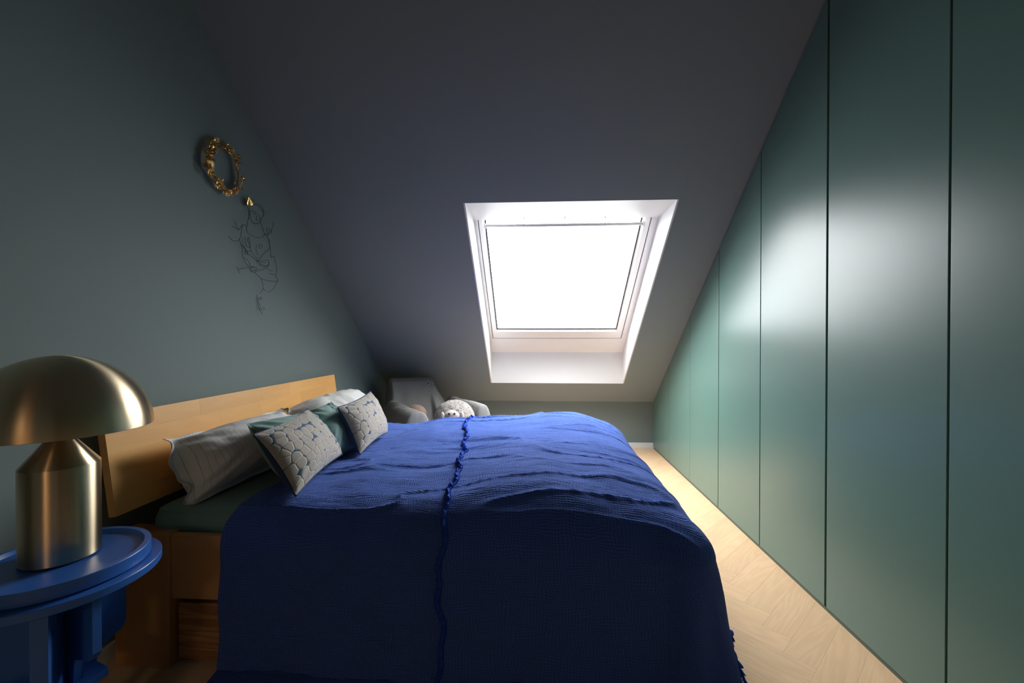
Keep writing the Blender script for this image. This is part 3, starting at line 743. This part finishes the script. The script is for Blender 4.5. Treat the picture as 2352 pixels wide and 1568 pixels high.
# three radial board legs under the disc, the nearest with an oval grip hole
def fin(ang, r0, r1, z0, th, foot=0.0):
    d = Vector((math.cos(ang), math.sin(ang), 0)); nn = Vector((-d.y, d.x, 0)) * th / 2; P = Vector((TC[0], TC[1], 0))
    q = [P + d * r0 + Vector((0, 0, .584)), P + d * r1 + Vector((0, 0, .584)), P + d * r1 + Vector((0, 0, z0)), P + d * (r1 - .012) + Vector((0, 0, z0 - .02)), P + d * (r0 + .055) + Vector((0, 0, z0 - .035)), P + d * (r0 + .02) + Vector((0, 0, .06)), P + d * (r0 + foot) + Vector((0, 0, 0)), P + d * r0]
    return bm_mob('leg', prism([v - nn for v in q], nn * 2), M['blue_paint'], tb, bevel=.0012)
def leg_board(p, ang, w_, th):
    """upright board with an oval grip hole near its top"""
    d = Vector((math.cos(ang), math.sin(ang), 0)); nn = Vector((-d.y, d.x, 0)); P = Vector((p[0], p[1], 0)); bm = bmesh.new()
    N_ = 64; hc = (.030, .519)
    def outer(i):
        a = 2 * PI * i / N_; c, s_ = math.cos(a), math.sin(a)
        lim = []
        if c > 1e-6: lim.append((w_ / 2 - hc[0]) / c)
        if c < -1e-6: lim.append((-w_ / 2 - hc[0]) / c)
        if s_ > 1e-6: lim.append((.584 - hc[1]) / s_)
        if s_ < -1e-6: lim.append((0 - hc[1]) / s_)
        m_ = min(lim); return (hc[0] + c * m_, hc[1] + s_ * m_)
    loops = []
    for sgn in (-1, 1):
        o_ = []; h_ = []
        for i in range(N_):
            a = 2 * PI * i / N_; x, z = outer(i); o_.append(bm.verts.new(P + d * x + Vector((0, 0, z)) + nn * sgn * th / 2))
            h_.append(bm.verts.new(P + d * (hc[0] + .017 * math.cos(a)) + Vector((0, 0, hc[1] + .026 * math.sin(a))) + nn * sgn * th / 2))
        loops.append((o_, h_))
        for i in range(N_):
            j = (i + 1) % N_; bm.faces.new((o_[i], o_[j], h_[j], h_[i]))
    for i in range(N_):
        j = (i + 1) % N_
        bm.faces.new((loops[0][0][i], loops[0][0][j], loops[1][0][j], loops[1][0][i])); bm.faces.new((loops[0][1][i], loops[0][1][j], loops[1][1][j], loops[1][1][i]))
    return bm_mob('leg', bm, M['blue_paint'], tb)
a1 = math.radians(-52.5)
leg_board((TC[0] + .12 * math.cos(a1), TC[1] + .12 * math.sin(a1)), a1, .155, .034)
fin(math.radians(-17), .03, .172, .405, .022)
fin(math.radians(198), .03, .170, .33, .030)
fin(math.radians(85), .03, .172, .35, .030)
bm_mob('brace', prism([(-1.395, 1.215, .36), (-1.372, 1.215, .36), (-1.405, 1.215, .02), (-1.435, 1.215, .02)], (0, .03, 0)), M['blue_paint'], tb, bevel=.001)
bm_mob('foot_shelf', prism([(-1.52, 1.10, .275), (-1.300, 1.13, .275), (-1.300, 1.225, .275), (-1.50, 1.30, .275)], (0, 0, .022)), M['blue_paint'], tb, bevel=.001)

LC = (-1.438, 1.2148)
lp = empty('table_lamp', (LC[0], LC[1], .638), 'brushed brass mushroom table lamp with dome shade on the blue side table', 'lamp')
lathe('foot_pad', LC, [(.083, .6375), (.083, .642)], M['dark'], lp)
lathe('base', LC, [(.0, .642), (.0885, .642), (.0898, .6435), (.0898, .9175), (.0892, .9195), (.031, .998), (.028, .999), (.0, .999)], M['brass'], lp, n=128, closed=False)
lathe('stem', LC, [(.012, .995), (.012, 1.17)], M['brass'], lp, n=32)
R, ZR, HD = .2185, 1.0245, .222
prof = [(R - .0015, ZR)] ; prof += [(R * math.cos(a), ZR + .001 + HD * math.sin(a)) for a in [PI / 2 * k / 40 for k in range(40)]] + [(0.0005, ZR + HD + .001)]
Ri = R - .003; prof_in = [(Ri * math.cos(a), ZR + .001 + (HD - .003) * math.sin(a)) for a in [PI / 2 * k / 40 for k in range(40)]] + [(.0005, ZR + HD - .003)]
lathe('shade', LC, prof_in[::-1] + prof, M['brass'], lp, n=160, closed=False)
lathe('bulb', LC, [(.0, 1.10), (.02, 1.105), (.03, 1.125), (.03, 1.14), (.02, 1.165), (.012, 1.18)], M['white_lacquer'], lp, n=24, closed=False)

# ================================================================== ARMCHAIR, THROW, PLUSH TOYS
bc = Vector((-1.335, 4.43, 0)); fd = Vector((.60, -.80, 0)).normalized(); wd_ = Vector((.80, .60, 0))
def cl(f_, w_, z): return bc + fd * f_ + wd_ * w_ + Vector((0, 0, z))
ch = empty('armchair', cl(.3, 0, 0), 'low armchair in the corner hidden under a grey herringbone throw', 'armchair')
def obox(name, f0, f1, w0, w1, z0, z1, mat, par, bevel=.03):
    return bm_mob(name, prism([cl(f0, w0, z0), cl(f1, w0, z0), cl(f1, w1, z0), cl(f0, w1, z0)], (0, 0, z1 - z0)), mat, par, bevel=bevel, seg=3)
obox('seat', .02, .66, -.18, .39, .16, .32, M['upholstery'], ch)
obox('backrest', -.06, .05, -.21, .30, .16, .78, M['upholstery'], ch)
for wc_ in (-.23, .445):
    obox('armrest', .04, .66, wc_ - .05, wc_ + .05, .16, .59, M['upholstery'], ch)
    for f_ in (.03, .60): obox('foot', f_, f_ + .04, wc_ - .02, wc_ + .02, 0, .16, M['foot_wood'], ch, .004)
# throw: a cloth surface laid over the chair, computed as a smoothed envelope of what is underneath
nf, nw = 170, 200
fg = np.linspace(-.17, .96, nf); wg = np.linspace(-.44, .66, nw); FG, WG = np.meshgrid(fg, wg, indexing='ij')
def bump_(x, a, b, s): return sstep(a - s, a + s, x) * (1 - sstep(b - s, b + s, x))
top_z = .885 - .02 * (WG + .2) - .05 * sstep(.22, .36, WG)
side = bump_(WG, -.235, .30, .035)
Hb = .28 + (top_z - .28) * bump_(FG, -.10, .05, .03) * side
fall = np.clip(top_z - (FG - .05) * 2.6, .36, .9)                       # cloth falls from the back rest to the seat
Hb2 = np.where(FG > .04, fall, .28) * side + .28 * (1 - side)
tent = np.clip(.80 - np.maximum(WG - .27, 0) * 1.45 - np.abs(FG - .05) * 1.3, .28, 1) * (WG > .2)   # slack from back rest to far armrest
def arm_h(c0, wd2, zt):
    d = np.abs(WG - c0) / wd2
    return .28 + (zt - .28) * np.sqrt(np.clip(1 - np.clip(d, 0, 1) ** 2.8, 0, 1)) * bump_(FG, .06, .83, .02)
seat_h = .28 + .07 * bump_(FG, -.05, .70, .03) * bump_(WG, -.3, .45, .04)
Hm = np.maximum.reduce([Hb, Hb2, tent, arm_h(-.215, .145, .655), arm_h(.445, .10, .665), seat_h])
for _ in range(7):
    Hm[1:-1, 1:-1] = (Hm[1:-1, 1:-1] * 2 + Hm[:-2, 1:-1] + Hm[2:, 1:-1] + Hm[1:-1, :-2] + Hm[1:-1, 2:]) / 6
Hm = Hm + .020 * np.sin(WG * 30 + 2 * np.sin(FG * 9)) * sstep(.04, .12, FG) * (1 - sstep(.2, .5, FG)) * sstep(.10, -.25, WG) + .014 * vn(FG * 7, WG * 8, 77) + .004 * vn(FG * 25, WG * 25, 78)
arc = np.concatenate([np.zeros((1, nw)), np.cumsum(np.hypot(np.diff(FG, axis=0), np.diff(Hm, axis=0)), 0)])
arcw = np.concatenate([np.zeros((nf, 1)), np.cumsum(np.hypot(np.diff(WG, axis=1), np.diff(Hm, axis=1)), 1)], 1)
P = np.array(bc)[None, None] + np.array(fd)[None, None] * FG[..., None] + np.array(wd_)[None, None] * WG[..., None]; P = P.copy(); P[..., 2] = Hm
# keep the cloth clear of wall and roof
P[..., 0] = np.maximum(P[..., 0], XL + .03); P[..., 1] = np.minimum(P[..., 1], YB - .03)
P[..., 2] = np.minimum(P[..., 2], ZK + (YB - P[..., 1]) * math.tan(TH) - .03)
th_ = empty('throw_blanket', cl(.3, 0, .3), 'grey herringbone woven throw draped over the corner armchair', 'throw')
o = mob('cloth', P.reshape(-1, 3), gridfaces(nf, nw), M['herring'], th_, True, np.stack([arcw, arc], -1).reshape(-1, 2)); sm = o.modifiers.new('thickness', 'SOLIDIFY'); sm.thickness = .005; sm.offset = -1

def blob(name, c, r, mat, parent, sx=1, sy=1, sz=1, n=40, noise=0, seed=0, power=1.0, smooth=True):
    V = []; F = []; m = n // 2
    for j in range(m + 1):
        ph = PI * j / m
        for i in range(n):
            a = 2 * PI * i / n; d = Vector((math.cos(a) * math.sin(ph) * sx, math.sin(a) * math.sin(ph) * sy, math.cos(ph) * sz))
            k = 1 + noise * float(fbm(d.x * 5 + 3, d.y * 5 + d.z * 4.3 + 8, seed, 3)) if noise else 1
            V.append(Vector(c) + d * r * k)
    for j in range(m):
        for i in range(n): F.append((j * n + i, (j + 1) * n + i, (j + 1) * n + (i + 1) % n, j * n + (i + 1) % n))
    return mob(name, V, F, mat, parent, smooth)
SC = Vector((-.765, 3.98, .535))
sh = empty('plush_sheep', (SC.x, SC.y, SC.z - .17), 'round cream plush sheep with curly fleece and floppy ears on the armchair', 'plush toy')
blob('body', SC, .188, M['fleece'], sh, 1.02, .95, .98, 96, .05, 4)
cd = (Vector((0, 0, 1.1)) - SC); cd.z = 0; cd.normalize(); rt = Vector((-cd.y, cd.x, 0))
def sp(x, z, d): return SC + rt * x + Vector((0, 0, z)) + cd * d
fc = blob('face', sp(-.022, .058, .142), .066, M['plush_white'], sh, 1.12, .75, .80, 32)
blob('muzzle', sp(-.020, .040, .168), .043, M['plush_white'], sh, 1.15, .8, .66, 24)
for s_ in (-1, 1):
    blob('eye', sp(s_ * .0235 - .022, .084, .182), .0105, M['shiny_black'], sh, 1, 1, 1, 16)
    blob('ear', sp(s_ * .086 - .021, .050, .150), .042, M['plush_white'], sh, .55, .45, 1.15, 20)
V, F = tube([sp(-.020, .045, .204), sp(-.020, .026, .200)], .0014, 5); tube(catmull([sp(-.034, .051, .198), sp(-.020, .044, .204), sp(-.006, .051, .198)], 4), .0014, 5, V, F)
mob('stitched_nose', V, F, M['upholstery'], sh)
BC = Vector((-1.155, 4.06, .565))
br = empty('plush_ball', (BC.x, BC.y, BC.z - .09), 'brown plush ball peeking over the near armrest of the armchair', 'plush toy')
blob('body', BC, .095, M['plush_brown'], br, 1.08, 1, .98, 48, .04, 2)
V, F = tube(catmull([BC + Vector((-.02 + .004 * math.sin(k), -.094 * math.cos((k - 2) * .3), .094 * math.sin(.35 + k * .18))) for k in range(5)], 4), .003, 5)
mob('seam', V, F, M['upholstery'], br)

# ================================================================== WALL DECORATION
XWL = XL
def wallpt(px, py, off=.02):
    """photo measurement of a point on the left wall -> world"""
    f = 982.32; yaw = math.radians(3.187); pit = math.radians(-.4731)
    Fw = Vector((-math.sin(yaw) * math.cos(pit), math.cos(yaw) * math.cos(pit), math.sin(pit))); Rt = Vector((math.cos(yaw), math.sin(yaw), 0)); Up = Rt.cross(Fw)
    r = Fw + Rt * ((px - 1176) / f) - Up * ((py - 784) / f); t = (XWL + off) / r.x
    return Vector((0, 0, 1.3)) + r * t
# gilded wreath
WC = Vector((XL + .022, 2.245, 2.222))
wr = empty('wreath', WC, 'small gilded metal wreath of flowers and leaves hanging on the left wall', 'wreath')
NR = 64; WRy, WRz = .118, .118
ringp = lambda a: WC + Vector((0, math.cos(a) * WRy, math.sin(a) * WRz))
V, F = tube([ringp(2 * PI * k / NR) for k in range(NR)], .004, 8, close=True); tube([ringp(2 * PI * k / NR) + Vector((.004 * math.sin(k * 1.3), 0, .004 * math.cos(k * 1.3))) for k in range(NR)], .0028, 6, V, F, close=True)
mob('ring', V, F, M['gold'], wr, True)
def petal(L, W_, cup, V, F, base, ax, side, nrm):
    b0 = len(V); pts = []
    prof_ = [(0, .12), (.35, .8), (.7, 1), (.92, .6), (1, .08)]
    for (t_, w2) in prof_:
        for s_ in (-1, 0, 1):
            V.append(base + ax * (t_ * L) + side * (s_ * w2 * W_) + nrm * (cup * t_ * t_ * L + (abs(s_) * .25 * W_)))
    for k in range(len(prof_) - 1):
        for j in range(2): F.append((b0 + k * 3 + j, b0 + k * 3 + j + 1, b0 + k * 3 + 3 + j + 1, b0 + k * 3 + 3 + j))
def flower(kind, c, nrm, rot, size):
    nrm = nrm.normalized(); x = nrm.orthogonal().normalized(); y = nrm.cross(x); V = []; F = []
    n_, L, W_, cup = {'daisy': (16, 1.0, .11, .15), 'blossom': (5, .8, .42, .45), 'leaf': (3, 1.3, .26, .25)}[kind]
    for k in range(n_):
        a = rot + 2 * PI * k / n_; ax = x * math.cos(a) + y * math.sin(a); sd = nrm.cross(ax)
        petal(size * L, size * W_, cup, V, F, c + ax * size * .08, ax, sd, nrm)
    # centre bead
    b0 = len(V); m = 8
    for j in range(4):
        ph = PI / 2 * j / 3
        for i in range(m): a = 2 * PI * i / m; V.append(c + (x * math.cos(a) + y * math.sin(a)) * size * .2 * math.cos(ph) + nrm * size * (.08 + .16 * math.sin(ph)))
    for j in range(3):
        for i in range(m): F.append((b0 + j * m + i, b0 + j * m + (i + 1) % m, b0 + (j + 1) * m + (i + 1) % m, b0 + (j + 1) * m + i))
    return V, F
rw = random.Random(21)
for k in range(64):
    a = 2 * PI * k / 64 + rw.uniform(-.08, .08)
    sparse = -.25 < a - .15 < .55 or .9 < a < 1.4
    if (0.1 < a < .95) and k % 2: continue
    rad = rw.uniform(-.014, .020); kind = rw.choice(['daisy', 'blossom', 'blossom', 'leaf', 'daisy'])
    c = WC + Vector((rw.uniform(.004, .022), math.cos(a) * (WRy + rad), math.sin(a) * (WRz + rad)))
    nr = Vector((1, rw.uniform(-.6, .6) + .3 * math.cos(a), rw.uniform(-.6, .6) + .3 * math.sin(a)))
    V, F = flower(kind, c, nr, rw.uniform(0, 6), rw.uniform(.014, .025))
    nm = {'daisy': 'daisy_flower', 'blossom': 'blossom', 'leaf': 'leaf_sprig'}[kind]
    o = mob(nm, V, F, M['gold'], wr, True); sm = o.modifiers.new('thickness', 'SOLIDIFY'); sm.thickness = .0008
V, F = tube([WC + Vector((-.022, 0, WRz)), WC + Vector((-.002, 0, WRz))], .002, 6); mob('wall_pin', V, F, M['gold'], wr)

# wire drawing of a woman
W_L = [
 [(465,185),(475,240),(478,300),(462,360),(460,400),(452,430),(455,470),(470,500),(500,520),(540,540),(590,552),(640,545),(670,515)],
 [(485,190),(490,240),(482,280),(478,330)],
 [(480,240),(520,232),(552,252),(570,270)], [(490,250),(500,320),(520,365),(550,385),(590,385),(610,350),(612,300)],
 [(540,150),(600,180),(640,220),(655,270),(640,310),(620,355),(635,400),(650,460),(670,515)], [(560,140),(620,165),(660,240),(655,300)],
 [(535,255),(550,262),(565,272)], [(588,275),(605,290)], [(570,290),(568,330),(580,345),(575,352)], [(540,372),(560,385),(580,378)],
 [(440,395),(410,400),(395,440),(385,500),(380,540),(360,575),(340,588),(290,590),(260,560),(238,535)], [(355,460),(325,400),(310,350)], [(360,460),(320,440),(280,410)],
 [(360,460),(395,405),(430,395),(448,420),(455,460)],
 [(365,570),(390,640),(430,690),(450,730),(500,770),(560,810),(600,830)],
 [(375,600),(400,700),(405,780),(440,850),(480,910),(510,960),(550,965),(590,945),(640,935),(690,910),(720,880),(715,840)],
 [(430,540),(440,600),(450,650),(480,672),(490,645),(470,600),(465,550)], [(480,540),(490,620),(500,690),(520,740),(570,790),(625,805)],
 [(400,560),(410,620),(440,690)], [(440,700),(435,740),(460,750),(465,720),(445,710)],
 [(670,515),(700,540),(725,590),(730,660),(740,720),(745,790),(780,770),(785,800),(805,880),(815,960),(805,1020),(830,1060),(800,1075),(720,1068),(625,1045)],
 [(660,510),(688,512),(706,545),(722,600),(736,680),(744,780)],
 [(600,650),(620,630),(642,655),(615,685),(600,655)], [(625,800),(640,760),(700,710),(722,690)], [(570,640),(565,700),(590,760)],
 [(570,815),(590,850),(650,880),(700,890),(720,850),(700,820),(640,830),(590,820)], [(580,830),(640,850),(690,850)], [(600,870),(660,905),(700,880)],
 [(550,970),(600,1020),(625,1045),(645,1100),(650,1150),(665,1175),(685,1195)],
 [(650,1155),(640,1190),(610,1225)], [(580,1235),(572,1270),(578,1300),(590,1360),(605,1410),(640,1470)], [(585,1300),(610,1275),(630,1270),(625,1295),(592,1302)],
 [(605,1410),(640,1390),(668,1405),(640,1420),(607,1412)], [(582,1320),(610,1350),(614,1390)],
 [(825,1065),(800,1120),(770,1170),(710,1210)],
 [(670,510),(695,505),(700,470),(690,430)], [(705,520),(730,470),(722,430)], [(705,520),(742,500),(755,460)], [(740,480),(768,420),(772,365)],
 [(480,910),(420,920),(355,935),(362,960),(372,980)], [(350,935),(330,900)],
 [(500,930),(520,900),(560,905),(570,930),(540,952),(508,945)], [(495,890),(530,910),(545,905)],
 [(730,985),(770,990),(805,1015)], [(690,920),(740,950),(770,960)], [(420,790),(480,840),(490,900)], [(400,640),(440,700),(500,720)],
]
fig = empty('wire_figure', wallpt(590, 700, .0), 'thin black wire line drawing of a woman with gold crown mounted on left wall', 'wall sculpture')
V = []; F = []
rz = random.Random(3)
for q in W_L:
    pts = [wallpt(480 + x / 5.227, 440 + y / 5.227, .016 + .010 * math.sin(x * .021 + y * .013)) for (x, y) in q]
    tube(catmull(pts, 4), .0011, 5, V, F)
mob('wire_outline', V, F, M['wire'], fig, True)
ccr = wallpt(573, 469, .02); V = []; F = []
cn = 10; ri = .027
crown_lo = []; crown_hi = []
tilt = Matrix.Rotation(math.radians(18), 3, 'X')
for k in range(cn):
    a = 2 * PI * k / cn; hgt = .042 if k % 2 else .006
    lo_ = Vector((math.cos(a) * ri * .7, math.sin(a) * ri, -.006)); hi_ = Vector((math.cos(a) * ri * .85, math.sin(a) * ri * 1.2, hgt))
    V.append(ccr + tilt @ lo_); V.append(ccr + tilt @ hi_)
for k in range(cn):
    j = (k + 1) % cn; F.append((2 * k, 2 * j, 2 * j + 1, 2 * k + 1))
o = mob('crown', V, F, M['gold'], fig); sm = o.modifiers.new('thickness', 'SOLIDIFY'); sm.thickness = .0012
V, F = tube([wallpt(573, 474, .0), wallpt(573, 474, .02)], .0012, 5); mob('wall_pin', V, F, M['wire'], fig)
